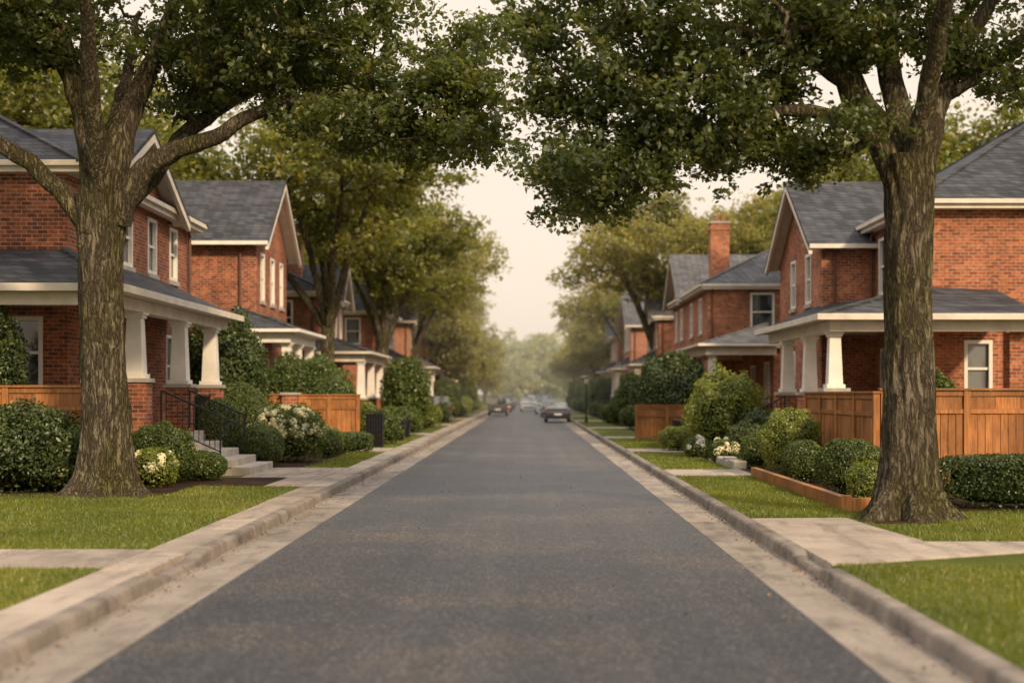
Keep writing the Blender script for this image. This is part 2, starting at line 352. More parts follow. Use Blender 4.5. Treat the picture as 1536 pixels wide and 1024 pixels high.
G0=.14
bx,by=-7.68,26.0
def V3(x,z,dy=0,b=(bx,by)): return Vector((x-b[0],dy,z-G0))
tr=[(Vector((0,0,-.1)),.43),(V3(-7.68,1.2),.41),(V3(-7.75,3),.39),(V3(-7.78,4.5),.39),(V3(-7.75,5.6),.44)]
limbs=[
 [(V3(-7.45,5.1),.22),(V3(-7.2,5.75,-.1),.23),(V3(-6.7,6.25,-.2),.18),(V3(-5.6,6.6,-.4),.14),(V3(-4.75,7.05,-.5),.11),(V3(-3.3,7.4,-.2),.075),(V3(-1.9,7.5,.2),.04)],
 [(V3(-7.8,5.3),.33),(V3(-8.0,6.6,.2),.28),(V3(-8.3,7.6,.3),.23),(V3(-8.7,8.6,.4),.19),(V3(-9.2,10.3,.6),.12),(V3(-9.6,12,.6),.06)],
 [(V3(-7.7,5.3,.1),.28),(V3(-7.45,6.9,.3),.23),(V3(-7.2,7.9,.8),.19),(V3(-6.8,9,1.0),.14),(V3(-6.2,11,1.2),.09),(V3(-5.8,12.6,1.3),.05)],
 [(V3(-8.0,5.0,0),.19),(V3(-8.5,5.7,-.1),.17),(V3(-9.2,6.3,-.3),.15),(V3(-9.9,6.8,-.6),.12),(V3(-11.3,7.8,-.8),.07)],
 [(V3(-7.6,5.3,.1),.22),(V3(-7.0,6.0,.4),.19),(V3(-6.4,6.9,.7),.15),(V3(-5.5,7.6,1.0),.12),(V3(-4.6,8.2,1.4),.09),(V3(-3.4,9,2.0),.05)],
 [(V3(-7.75,5.5,.1),.2),(V3(-7.9,7,1.2),.16),(V3(-8.0,8.6,2.6),.1),(V3(-8.2,10,4),.05)],
 [(V3(-7.75,5.5,-.1),.2),(V3(-7.6,7.2,-1.2),.16),(V3(-7.3,8.6,-2.6),.1),(V3(-7.2,10,-4),.05)],
]
def E(x,y,z,rx,ry,rz,w=1,b=(bx,by)): return ((x-b[0],y-b[1],z-G0),(rx,ry,rz),w)
ells=[E(-7.9,26.6,12.0,5.2,5.4,4.0,.8),E(-4.2,26,9.1,2.3,3.0,1.3,1.4),E(-5,27.6,8.8,2.2,2.4,1.0,1.0),E(-10.3,26,9.4,2.0,3,1.4,1.3),
      E(-9.2,25.5,8.6,.9,1.2,.7,2.2),E(-10.2,25.2,7.9,.7,.8,.5,2.2),E(-6.2,27.2,8.2,.9,.9,.5,2)]
for u,v in ((722,160),(700,110),(716,200),(688,222),(650,190),(618,220),(575,185),(535,205),(490,190),(450,160),(640,140),(686,150),(580,120),(500,110),(420,125),(340,100),(290,130),(670,70),(700,50)):
    ells.append(E((u-790)/82,26+random.uniform(-1.2,1.2),2+(590-v)/82,.42,.7,.26,2.9))
me=make_tree_mesh('oak_left_mesh',tr,limbs,ells,960,135,.25,.12,LEAF_OAK,3,segs=72)
place(me,'oak_tree',(bx,by,G0))
b2=(5.74,21.3)
def V4(x,z,dy=0): return V3(x,z,dy,b2)
def P4(u,v,dy=0): return V4((u-790)/100,2+(590-v)/100,dy)
tr=[(Vector((0,0,-.1)),.375),(P4(1363,600),.36),(P4(1362,450),.34),(P4(1363,320),.355),(P4(1362,235),.40)]
limbs=[
 [(P4(1350,270),.27),(P4(1322,200,.1),.26),(P4(1285,140,.1),.22),(P4(1255,70,.1),.18),(P4(1235,-10,.2),.15),(P4(1190,-150,.3),.09),(P4(1130,-280,.3),.05)],
 [(P4(1365,270),.26),(P4(1358,180,.2),.2),(P4(1345,90,.5),.17),(P4(1350,0,.7),.14),(P4(1370,-160,.9),.09),(P4(1390,-320,1),.05)],
 [(P4(1375,270,.05),.22),(P4(1400,195,.1),.18),(P4(1430,120,.2),.14),(P4(1475,30,.3),.12),(P4(1560,-100,.3),.07),(P4(1650,-200,.3),.04)],
 [(P4(1325,225,0),.13),(P4(1275,190,-.1),.12),(P4(1215,172,-.2),.10),(P4(1165,172,-.3),.085),(P4(1110,195,-.3),.065),(P4(1050,205,-.2),.05),(P4(980,215,0),.03)],
 [(P4(1280,130,.1),.12),(P4(1200,90,-.2),.1),(P4(1110,60,-.4),.075),(P4(1000,40,-.4),.055),(P4(890,50,-.2),.035)],
 [(P4(1365,260,.1),.18),(P4(1375,120,1.1),.13),(P4(1390,0,2.3),.09),(P4(1400,-120,3.6),.05)],
 [(P4(1365,260,-.1),.18),(P4(1370,110,-1.1),.13),(P4(1360,0,-2.3),.09),(P4(1360,-120,-3.6),.05)],
 [(P4(1425,140,.2),.1),(P4(1460,120,-.1),.08),(P4(1530,60,-.3),.06),(P4(1640,0,-.4),.03)],
]
def E2(*a): return E(*a,b=b2)
ells=[E2(6.2,21.6,11.0,4.5,4.6,3.5,.8),E2(1.85,21.2,6.6,1.15,1.6,.8,1.4),E2(1.5,21.2,8.0,1.3,1.9,1.1,1.1),E2(3.2,21.7,7.9,1.9,2.8,1.3,1.2),E2(4.6,21.6,7.7,1.2,1.5,.8,1.0)]
for u,v in ((845,165),(840,215),(852,260),(868,285),(900,295),(940,275),(965,240),(995,215),(1030,190),(1065,220),(1110,205),(1150,195),(1185,235),(1220,225),(1245,195),(1090,170),(960,175),(890,230),(820,120),(800,60),(800,20),(1450,90),(1500,70),(1530,110),(1150,140),(1300,60),(1410,40)):
    ells.append(E2((u-790)/100,21.3+random.uniform(-1.0,1.2),2+(590-v)/100,.40,.6,.25,3.2))
me=make_tree_mesh('oak_right_mesh',tr,limbs,ells,940,135,.22,.105,LEAF_OAK,5,segs=72)
place(me,'oak_tree',(b2[0],b2[1],G0))

def generic(name,seed,H=15,R=6.2,low=0.0):
    r=np.random.default_rng(seed); fork=H*(.30-low*.14)
    tr=[(Vector((0,0,-.1)),.40),(Vector((0,0,1.5)),.33),(Vector((.1,0,fork)),.30)]
    limbs=[]; ells=[]
    nl=7
    for i in range(nl):
        a=i*2*math.pi/nl+r.uniform(-.3,.3); sp=r.uniform(.55,.95)*R; zt=H*r.uniform(.60-low*.2,.78-low*.1)
        if i==0: sp=.5; zt=H*.84
        p0=Vector((.1,0,fork-.3)); p3=Vector((math.cos(a)*sp*.85,math.sin(a)*sp*.85,zt))
        limbs.append([(p0,.19),(p0.lerp(p3,.35)+Vector((0,0,.6)),.14),(p0.lerp(p3,.7)+Vector((0,0,.4)),.09),(p3,.05)])
        ells.append(((p3.x,p3.y,zt+.2),(R*.36*r.uniform(.85,1.2),R*.36*r.uniform(.85,1.2),H*.10*r.uniform(.9,1.2)),1.3))
    for i in range(12+int(low*8)):
        a=r.uniform(0,6.28); q=r.uniform(.35,.9)*R; z=H*r.uniform(.50-low*.28,.95); q*= (1.0 if z<H*.75 else .55)
        ells.append(((math.cos(a)*q,math.sin(a)*q,z),(R*.25,R*.25,H*.065),1.5))
    ells.append(((0,0,H*(.72-low*.12)),(R*.6,R*.6,H*(.22+low*.08)),.8))
    return make_tree_mesh(name,tr,limbs,ells,420,70,.46,.25,LEAF_MID,seed,flare=.4,segs=14,tipr=.018)
TM=[generic('street_tree_mesh_a',21),generic('street_tree_mesh_b',22,14,5.8),generic('street_tree_mesh_c',23,16,6.8),generic('street_tree_mesh_d',24,12,4.8,1.0),generic('street_tree_mesh_e',25,13,5.2,.8)]
TL=[
 (-9.3,66,2,.3,1.05),(-8.9,88,0,1.4,1.05),(-8.6,108,1,2.9,1.15),(-8.1,123,3,4.0,1.0),(-8.8,138,0,5.0,.95),(-7.9,152,4,.5,.95),(-7.8,168,3,2.2,1.1),(-8.0,190,4,3.2,.9),(-7.5,210,3,4.4,.9),(-7,236,4,1,.85),
 (9.0,100,0,.9,1.1),(9.5,126,2,2.0,.92),(8.4,143,3,3.4,.95),(9.2,162,1,5.4,.95),(8.2,184,4,1.1,.9),(8.2,214,3,.2,.95),(7.5,242,4,.2,.85),
 (-19.5,50,2,1.2,1.0),(-17,64,1,4.2,1.05),(-21,76,0,2.5,1.1),(-20,98,2,3.1,1.1),(-20,122,1,.3,1.15),(-22,36,0,5,1.1),
 (20,64,1,.2,1.05),(16,64.5,2,3.2,.9),(22,82,0,2.2,1.1),(15.5,96,2,5.2,1.0),(19,112,0,1.0,1.1),(20,136,1,4.1,1.1),(26,50,2,2.7,1.05),(24,38,0,.4,1.1),
 (-20,150,0,.8,1.1),(-18,180,2,1.8,1.1),(19,165,2,2.8,1.1),(18,195,0,3.8,1.1),(-17,215,1,3,1.1),(17,225,1,2,1.1)]
for x,y,k,r,s in TL:
    o=place(TM[k],'street_tree',(x,y,G0-.02),r,s)
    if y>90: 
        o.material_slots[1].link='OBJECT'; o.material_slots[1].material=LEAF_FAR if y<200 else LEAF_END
def distant():
    rng=np.random.default_rng(5); Vs=[];rn=[]
    for i in range(46):
        x=rng.uniform(-75,75); y=rng.uniform(265,340); z=rng.uniform(5,10); 
        if i<10: x=rng.uniform(-9,12); y=rng.uniform(275,320); z=rng.uniform(5,8.5)
        r=np.array([rng.uniform(4,6.5),rng.uniform(4,6),z*.82])
        k=2200; d=rng.normal(size=(k,3)); d/=np.linalg.norm(d,axis=1,keepdims=True)
        rr=rng.uniform(.4,1,k)**.4*(1+.2*np.sin(d[:,0]*6+i)*np.cos(d[:,2]*7+i))
        C=np.array([x,y,z])+d*r*rr[:,None]; v,q=leafquads(C,rng.normal(size=(k,3))+np.array([0,0,.6]),rng.uniform(.4,.9,k),.7); Vs.append(v); rn.append(rng.uniform(0,1,k))
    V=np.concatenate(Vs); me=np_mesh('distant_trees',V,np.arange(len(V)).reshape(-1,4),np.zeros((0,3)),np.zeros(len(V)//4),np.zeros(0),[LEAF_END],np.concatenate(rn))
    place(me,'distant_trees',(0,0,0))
distant()

# ------------------------------------------------------------------ shrubs
def shrub(name,x,y,rx,ry,h,mat,ls=.05,wild=.05,z0=G0,cover=2.6,petal=None,npet=0,boxy=0,stem=0,seed=None):
    rng=np.random.default_rng(seed if seed is not None else int(abs(x*131+y*17)*10)%99991)
    cz=h*.5; rz=h*.5
    area=4*math.pi*((rx*ry)**1.6/3+(rx*rz)**1.6/3+(ry*rz)**1.6/3)**(1/1.6)
    n=int(min(26000,cover*area/(ls*ls*.31)))
    ph=rng.uniform(0,6.28,6)
    def lump(d): return 1+wild*(np.sin(d[:,0]*5+ph[0])*np.cos(d[:,1]*5+ph[1])+np.sin(d[:,2]*6+ph[2])*np.cos(d[:,0]*9+ph[3])+.7*np.sin(d[:,1]*13+ph[4])*np.sin(d[:,2]*11+ph[5]))
    def shape(d):
        if boxy:
            p=5.0; m=(np.abs(d)**p).sum(1)**(1/p); return d/m[:,None]
        p=2.4; m=(np.abs(d)**p).sum(1)**(1/p); return d/m[:,None]
    d=rng.normal(size=(n,3)); d[:,2]=np.where(d[:,2]<-.8,-d[:,2],d[:,2]); d/=np.linalg.norm(d,axis=1,keepdims=True)
    S=shape(d)*np.array([rx,ry,rz])*(lump(d)*rng.uniform(1-.05-wild*1.8,1+.04+wild*1.2,n))[:,None]
    C=S+np.array([0,0,cz]); C[:,2]=np.maximum(C[:,2],.02)
    Nn=d+rng.normal(size=(n,3))*.7
    lv,lq=leafquads(C,Nn,ls*rng.uniform(.7,1.4,n),.6)
    th=np.linspace(0,2*math.pi,24,endpoint=False); phs=np.linspace(-math.pi/2,math.pi/2,13)
    dd=np.array([[math.cos(p)*math.cos(t),math.cos(p)*math.sin(t),math.sin(p)] for p in phs for t in th])
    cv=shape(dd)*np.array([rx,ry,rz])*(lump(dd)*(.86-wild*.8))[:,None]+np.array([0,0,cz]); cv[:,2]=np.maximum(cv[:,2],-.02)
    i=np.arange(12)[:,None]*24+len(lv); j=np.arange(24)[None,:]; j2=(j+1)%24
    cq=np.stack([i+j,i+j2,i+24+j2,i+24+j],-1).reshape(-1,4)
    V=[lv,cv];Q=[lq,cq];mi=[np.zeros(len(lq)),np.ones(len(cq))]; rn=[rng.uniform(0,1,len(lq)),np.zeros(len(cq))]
    nv=len(lv)+len(cv)
    if petal is not None:
        hd=rng.normal(size=(npet,3)); hd[:,2]=np.abs(hd[:,2])*.9; hd[:,1]-=.35; hd/=np.linalg.norm(hd,axis=1,keepdims=True)
        H=shape(hd)*np.array([rx,ry,rz])*1.04+np.array([0,0,cz]); k=60; r=.09
        pd=rng.normal(size=(npet*k,3)); pd/=np.linalg.norm(pd,axis=1,keepdims=True)
        PC=np.repeat(H,k,0)+pd*r*np.repeat(rng.uniform(.6,1.2,npet),k)[:,None]; pv,pq=leafquads(PC,pd+rng.normal(size=pd.shape)*.3,.05,.9,.1)
        V.append(pv);Q.append(pq+nv);mi.append(np.full(len(pq),2));rn.append(rng.uniform(0,1,len(pq)))
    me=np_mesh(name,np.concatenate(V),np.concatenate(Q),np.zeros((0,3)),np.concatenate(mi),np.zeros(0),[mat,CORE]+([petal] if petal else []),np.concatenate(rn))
    return place(me,name,(x,y,z0))
B=LEAF_BOX;D_=LEAF_DARK;Lm=LEAF_LIME
shrub('laurel_shrub',-9.75,27.2,1.15,.9,1.5,D_,.075,.12); shrub('laurel_shrub',-11.6,27.6,1.2,.9,1.8,D_,.08,.12); shrub('laurel_shrub',-8.75,27.4,.7,.7,1.15,B,.06,.12)
shrub('laurel_shrub',-11.3,29.3,.9,.7,3.4,D_,.08,.1)
shrub('boxwood_shrub',-7.65,29.8,.62,.6,1.15,B,.045,.07); shrub('hydrangea_bush',-7.45,28.4,.42,.4,.72,Lm,.06,.08,petal=PETAL,npet=12)
shrub('boxwood_shrub',-7.0,30.6,.50,.45,.60,B,.042,.04)
shrub('boxwood_shrub',-6.85,36.3,.62,.6,1.02,B,.04,.02); shrub('boxwood_shrub',-8.2,38,.62,.6,1.65,B,.045,.03); shrub('boxwood_shrub',-8.45,41,.95,.8,2.1,B,.05,.03)
shrub('rhododendron_shrub',-9.2,43.2,1.2,1.0,4.0,D_,.10,.09); shrub('hydrangea_bush',-6.6,39.0,.95,.85,1.45,B,.07,.08,petal=PETAL,npet=180)
shrub('boxwood_shrub',-5.75,41.5,.35,.35,.75,B,.045,.04); shrub('spirea_shrub',-6.2,43.6,.5,.4,.8,Lm,.05,.08)
shrub('boxwood_hedge',-5.9,45.2,.95,.35,.62,B,.05,.02,boxy=1)
shrub('lilac_shrub',-8.0,51,1.55,1.1,3.0,B,.08,.08); shrub('lilac_shrub',-6.9,50,.9,.8,2.3,B,.07,.07)
shrub('spirea_shrub',5.62,23.4,.33,.33,.70,Lm,.045,.06); shrub('boxwood_shrub',5.98,26.3,.58,.55,.98,B,.042,.04); shrub('boxwood_shrub',5.78,29.6,.44,.42,.85,B,.042,.04)
shrub('boxwood_shrub',6.05,32.6,.62,.6,1.38,Lm,.05,.10); shrub('boxwood_shrub',5.75,35.4,.42,.42,.85,B,.05,.07)
shrub('boxwood_hedge',9.2,23.1,2.75,.42,.84,D_,.05,.025,boxy=1)
shrub('elder_shrub',5.95,42.9,1.0,.85,2.3,Lm,.085,.13); shrub('laurel_shrub',5.95,38.5,.55,.5,1.0,D_,.06,.08); shrub('laurel_shrub',6.7,40.2,.6,.6,1.3,D_,.06,.08)
shrub('hydrangea_bush',4.95,41.5,.36,.36,.55,B,.06,.06,petal=PETAL2,npet=12); shrub('hydrangea_bush',5.3,38.2,.36,.36,.6,B,.06,.06,petal=PETAL,npet=14)
shrub('spirea_shrub',5.0,46.5,.6,.6,.75,Lm,.06,.08); shrub('laurel_shrub',6.3,61,1.35,1.2,3.4,D_,.11,.07); shrub('laurel_shrub',10.2,35.2,.5,.5,2.2,B,.07,.07)
rr=random.Random(4)
for s in (-1,1):
    y=52 if s<0 else 50
    while y<175:
        for _ in range(2):
            a=rr.uniform(5.3,7.8); r=rr.uniform(.4,.85); hh=rr.choice([.6,.9,1.2,1.5]); 
            m=rr.choice([B,B,D_,Lm])
            ls=.09 if y<90 else .16
            shrub({id(B):'boxwood_shrub',id(D_):'laurel_shrub',id(Lm):'spirea_shrub'}[id(m)],s*a,y+rr.uniform(0,3),r,r,hh,m,ls,rr.choice([.03,.09]),cover=1.8)
        y+=rr.uniform(4.0,6.5)
for x,y,r,h in ((-5.9,70,1.15,3.4),(6.5,84,1.2,2.8),(-6.5,112,1.2,2.8),(6.6,122,1.3,3),(-6.8,150,1.5,3.2),(6.6,165,1.6,3.4)):
    shrub('laurel_shrub',x,y,r,r,h,B,.13,.08,cover=1.9)

# ------------------------------------------------------------------ ground, road, kerbs
mb=MB([DIRT]); mb.add([(-3000,-200,-.08),(3000,-200,-.08),(3000,5000,-.08),(-3000,5000,-.08)],[(0,1,2,3)]); mb.build('ground')
mb=MB([ASPH]); mb.add([(-3.16,-5,0),(2.51,-5,0),(2.51,320,0),(-3.16,320,0)],[(0,1,2,3)]); mb.build('road')
mb=MB([LAWN]); 
for x0,x1 in ((-90,-3.98),(3.33,90)):
    mb.add([(x0,-5,.125),(x1,-5,.125),(x1,400,.125),(x0,400,.125)],[(0,1,2,3)])
mb.build('lawn')
mb=MB([GUT]); y=-4
while y<320:
    L=2.9
    mb.box(-3.80,-3.16,y+.008,y+L-.008,-.06,.006); mb.box(2.51,3.14,y+.008,y+L-.008,-.06,.006); y+=L
mb.build('gutter')
def kz(y,d0,d1):
    t=0
    if d0-.5<y<d1+.5: t=min(1,(y-(d0-.5))/.5,((d1+.5)-y)/.5)
    return .152-.08*max(0,t)
mb=MB([KERB])
for s,xf,w,d in ((-1,-3.78,.19,(15.0,16.4)),(1,3.12,.2,(15.6,16.5))):
    y=-4.0
    while y<320:
        L=1.9 if y<60 else 3.8; ys=np.arange(y,y+L+.01,.19 if y<25 else L)
        ys[0]+=.008; ys[-1]-=.008
        for a,b in zip(ys[:-1],ys[1:]):
            pa=[];
            for yy in (a,b):
                z=kz(yy,*d); jx=.006*math.sin(yy*3.1)+.004*math.sin(yy*9.7)
                pa+= [(xf,yy,-.05),(xf+s*.02+jx,yy,z-.045),(xf+s*.03+jx,yy,z-.018),(xf+s*.06+jx,yy,z),(xf+s*w,yy,z),(xf+s*w,yy,-.05)]
            mb.add(pa,[(0,1,7,6),(1,2,8,7),(2,3,9,8),(3,4,10,9),(4,5,11,10)]+([(5,4,3,2,1,0)] if a==ys[0] else [])+([(6,7,8,9,10,11)] if b==ys[-1] else []))
        y+=L
mb.build('kerb')
mb=MB([CONC]); y=-3.0; i=0
while y<300:
    L=1.5; i+=1
    mb.box(-4.50,-3.975,y+.014,y+L-.014,.02,(.146,.151,.148)[i%3]); y+=L
mb.build('sidewalk',bevel=.01)
mb=MB([CONC])
def slabs(x0,x1,y0,y1,n,z=.149):
    for i in range(n):
        a=x0+(x1-x0)*i/n; b=x0+(x1-x0)*(i+1)/n; mb.box(min(a,b)+.01,max(a,b)-.01,y0,y1,.02,z)
slabs(-4.51,-16,15.2,16.95,8)
slabs(-4.51,-6.35,31.6,35.6,2)
mb.prism([(3.325,15.5),(3.42,15.5),(5.9,16.75),(5.0,17.85),(5.0,18.2),(3.325,18.2)],.02,.149)
mb.prism([(3.325,18.22),(5.0,18.22),(4.86,19.7),(4.78,21.25),(3.325,21.15)],.02,.149)
mb.prism([(5.92,16.75),(9,16.75),(9,17.85),(5.02,17.85)],.02,.149)
slabs(9.01,16,16.75,17.85,4)
for y0 in (32.2,45.2,59,76,96,118,140,165,190): slabs(3.33,6.4,y0,y0+2.6,2)
for y0 in (45.6,64,84,104,126,150,175,200): slabs(-4.51,-7.5,y0,y0+3.0,2)
slabs(-4.51,-5.3,28.55,31.57,1,.148)
mb.build('garden_path',bevel=.01)
mb=MB([MULCH])
def bed(poly,z=.138): mb.prism(poly,.10,z)
bed([(-16,26.4),(-8.6,25.9),(-7.7,25.2),(-6.9,25.8),(-6.3,28.4),(-5.35,28.5),(-5.35,31.55),(-8.6,31.6),(-16,32)])
bed([(-9.8,35.62),(-5.6,35.62),(-5.45,44.5),(-9.8,52)])
bed([(5.22,22.9),(9,22.5),(14,22.5),(14,28),(9.8,40),(5.22,40),],.15)
bed([(5.05,20.5),(5.9,20.3),(6.6,21.2),(6.3,22.3),(5.3,22.4)])
bed([(5.1,40.2),(10,40.2),(10,57),(5.1,57)]); 
bed([(5.3,60),(9,60),(9,180),(5.3,180)]); bed([(-9,56),(-5.3,56),(-5.3,180),(-9,180)])
mb.build('mulch_bed')
e=MB([WOOD]); e.box(5.06,5.2,22.88,32.1,.1,.34); e.box(5.21,6.1,22.74,22.87,.1,.33); e.box(5.06,5.205,22.74,22.875,.1,.37)
for yy in (25.9,29.0): e.box(5.04,5.2,yy-.004,yy+.004,.1,.345)
e.build('timber_edging',bevel=.01)
e=MB([STONE]); r=random.Random(3)
for i in range(9): 
    e.box(5.1-.04*r.random(),5.42,35.0+i*.52,35.0+i*.52+.48,.1,.3+.08*r.random())
e.build('stone_edging',bevel=.03)

def grass():
    Vs=[];rn=[]
    rects=[(-15,-4.50,8.5,15.18,1500),(-15,-4.50,16.97,25.6,1300),(-6.6,-4.50,25.6,28.5,1000),(-12,-6.6,25.4,26.2,900),(-5.6,-4.50,35.65,45.5,500),(-5.6,-4.50,48.7,63.9,300),
           (3.33,9,7.5,15.45,1900),(6.0,13,17.87,22.45,1300),(5.02,6.0,17.87,20.3,1300),(3.34,5.04,21.3,32.15,1000),(3.36,5.04,34.9,45.1,500),(3.36,5.04,47.9,58.9,300),(9,14,8,16.7,1000),(6,9,15.5,16.72,1500)]
    for x0,x1,y0,y1,den in rects:
        n=int((x1-x0)*(y1-y0)*den); x=RNG.uniform(x0,x1,n); y=RNG.uniform(y0,y1,n)
        w=.006*(1+max(0,(y0-15))*.07); h=RNG.uniform(.025,.065,n)*(1+.3*np.sin(x*2.1+np.sin(y*1.7))*np.sin(y*1.3))
        a=RNG.uniform(0,6.28,n); dx=np.cos(a)*w; dy=np.sin(a)*w; lx=RNG.normal(size=n)*.022; ly=RNG.normal(size=n)*.022; z=np.full(n,.124)
        v=np.stack([np.stack([x-dx,y-dy,z],1),np.stack([x+dx,y+dy,z],1),np.stack([x+lx,y+ly,z+h],1)],1).reshape(-1,3); Vs.append(v); 
        rn.append(np.clip(RNG.uniform(0,1,n)*.8+.1+.12*np.sin(x*1.3+y*.6),0,1))
    V=np.concatenate(Vs); t=np.arange(len(V)).reshape(-1,3)
    me=np_mesh('grass',V,np.zeros((0,4)),t,np.zeros(0),np.zeros(len(t)),[GRASS],np.concatenate(rn)); place(me,'grass',(0,0,0))
grass()
n=1700; y=RNG.uniform(7,60,n)**1.0; side=RNG.integers(0,2,n); x=np.where(side==0,-3.76+np.abs(RNG.normal(size=n))*.09,3.10-np.abs(RNG.normal(size=n))*.09)
n2=160; y=np.concatenate([y,RNG.uniform(9,40,n2)]); x=np.concatenate([x,RNG.uniform(-3.7,3.05,n2)]); n+=n2
C=np.stack([x,y,np.full(n,.020)],1); v,q=leafquads(C,RNG.normal(size=(n,3))*.35+np.array([0,0,1]),RNG.uniform(.02,.055,n),.6)
me=np_mesh('fallen_leaves',v,q,np.zeros((0,3)),np.zeros(n),np.zeros(0),[LITTER],RNG.uniform(0,1,n)); place(me,'fallen_leaves',(0,0,0))

# ------------------------------------------------------------------ houses
def pt(ax,c,h,z): return (c,h,z) if ax=='x' else (h,c,z)
def abox(m,ax,c0,c1,h0,h1,z0,z1,mi=0):
    if ax=='x': m.box(c0,c1,h0,h1,z0,z1,mi)
    else: m.box(h0,h1,c0,c1,z0,z1,mi)
class House:
    def __init__(s,x,y,brick,trim=TRIM,roof=ROOF,name='brick_house'):
        s.o=(x,y,G0); s.root=empty(name,s.o)
        s.walls=MB([brick,STONE,BRICK[2]]); s.roof=MB([roof]); s.trim=MB([trim,WHITE,PIPE,BLACK]); s.glass=MB([GLASS]); s.win=MB([WHITE]); s.porch=MB([brick,STONE,WHITE,trim,BLACK,DARKT]); s.door=MB([DOOR,WHITE,CHR])
    def wall(s,ax,c,h0,h1,z0,z1,inn,holes=(),sills=True):
        if h0>h1:h0,h1=h1,h0
        holes=[(min(a,b),max(a,b),p,q) for a,b,p,q in holes]
        hs=sorted({h0,h1,*[v for k in holes for v in k[:2]]}); zs=sorted({z0,z1,*[v for k in holes for v in k[2:]]})
        for i in range(len(hs)-1):
            for j in range(len(zs)-1):
                hm=(hs[i]+hs[i+1])/2; zm=(zs[j]+zs[j+1])/2
                if any(a<hm<b and p<zm<q for a,b,p,q in holes): continue
                s.walls.add([pt(ax,c,hs[i],zs[j]),pt(ax,c,hs[i+1],zs[j]),pt(ax,c,hs[i+1],zs[j+1]),pt(ax,c,hs[i],zs[j+1])],[(0,1,2,3)])
        for a,b,p,q in holes:
            d=c+inn*.14
            for (h_0,z_0),(h_1,z_1) in (((a,p),(b,p)),((b,p),(b,q)),((b,q),(a,q)),((a,q),(a,p))):
                s.walls.add([pt(ax,c,h_0,z_0),pt(ax,c,h_1,z_1),pt(ax,d,h_1,z_1),pt(ax,d,h_0,z_0)],[(0,1,2,3)])
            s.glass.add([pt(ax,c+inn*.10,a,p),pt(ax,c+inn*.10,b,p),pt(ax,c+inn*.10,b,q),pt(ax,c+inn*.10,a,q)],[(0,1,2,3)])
            f=.10; c0=c-inn*.02; c1=c+inn*.09; m=s.win
            abox(m,ax,c0,c1,a+.001,a+f,p+.001,q-.001); abox(m,ax,c0,c1,b-f,b-.001,p+.001,q-.001)
            abox(m,ax,c0,c1,a+f,b-f,q-f,q-.001); abox(m,ax,c0,c1,a+f,b-f,p+.001,p+f)
            zm=(p+q)/2; abox(m,ax,c+inn*.03,c1,a+f,b-f,zm-.035,zm+.035)
            if b-a>1.3: hm=(a+b)/2; abox(m,ax,c+inn*.01,c+inn*.085,hm-.05,hm+.05,p+f,q-f)
            if sills:
                abox(s.walls,ax,c-inn*.07,c+inn*.02,a-.08,b+.08,p-.13,p-.002,1)
                abox(s.walls,ax,c-inn*.015,c+inn*.02,a-.1,b+.1,q+.002,q+.2,2)
    def doorway(s,ax,c,h0,h1,z0,z1,inn):
        abox(s.door,ax,c-inn*.06,c-inn*.003,h0-.12,h0,z0,z1+.12,1); abox(s.door,ax,c-inn*.06,c-inn*.003,h1,h1+.12,z0,z1+.12,1); abox(s.door,ax,c-inn*.06,c-inn*.003,h0+.001,h1-.001,z1,z1+.12,1)
        abox(s.door,ax,c-inn*.03,c-inn*.003,h0+.001,h1-.001,z0,z1-.001,0)
        w=h1-h0
        for i in range(2):
            for a,b in ((.12,.45),(.52,.92)):
                abox(s.door,ax,c-inn*.045,c-inn*.031,h0+w*(.12+.42*i),h0+w*(.46+.42*i),z0+(z1-z0)*a,z0+(z1-z0)*b,0)
        abox(s.door,ax,c-inn*.09,c-inn*.031,h1-.14,h1-.09,z0+.95,z0+1.05,2)
    def body(s,x0,x1,y0,y1,ze,near=(),street=(),sd=1,z0=0):
        s.wall('x',x0,y0,y1,z0,ze,sd,street); s.wall('y',y0,x0,x1,z0,ze,1,near)
        s.wall('x',x1,y0,y1,z0,ze,-sd); s.wall('y',y1,x0,x1,z0,ze,-1)
    def hip(s,x0,x1,y0,y1,z,h,ov=.45,fh=.24):
        if x0>x1:x0,x1=x1,x0
        x0-=ov;x1+=ov;y0-=ov;y1+=ov
        w=x1-x0;d=y1-y0
        if w<=d: r=w/2; A=((x0+x1)/2,y0+r,z+h);Bp=((x0+x1)/2,y1-r,z+h)
        else: r=d/2; A=(x0+r,(y0+y1)/2,z+h);Bp=(x1-r,(y0+y1)/2,z+h)
        vs=[(x0,y0,z),(x1,y0,z),(x1,y1,z),(x0,y1,z),A,Bp]
        fs=[(0,1,4),(1,2,5,4),(2,3,5),(3,0,4,5)] if w<=d else [(0,1,5,4),(1,2,5),(2,3,4,5),(3,0,4)]
        s.roof.add(vs,fs+[(3,2,1,0)])
        s.trim.box(x0+.08,x1-.08,y0+.08,y1-.08,z-fh,z-.003); s.trim.box(x0-.03,x1+.03,y0-.03,y1+.03,z-.11,z+.015,0)
        for k in ((0,4),(1,4 if w<=d else 5),(2,5),(3,5 if w<=d else 4),(4,5)):
            s.roof.beam(vs[k[0]],vs[k[1]],.2,.07)
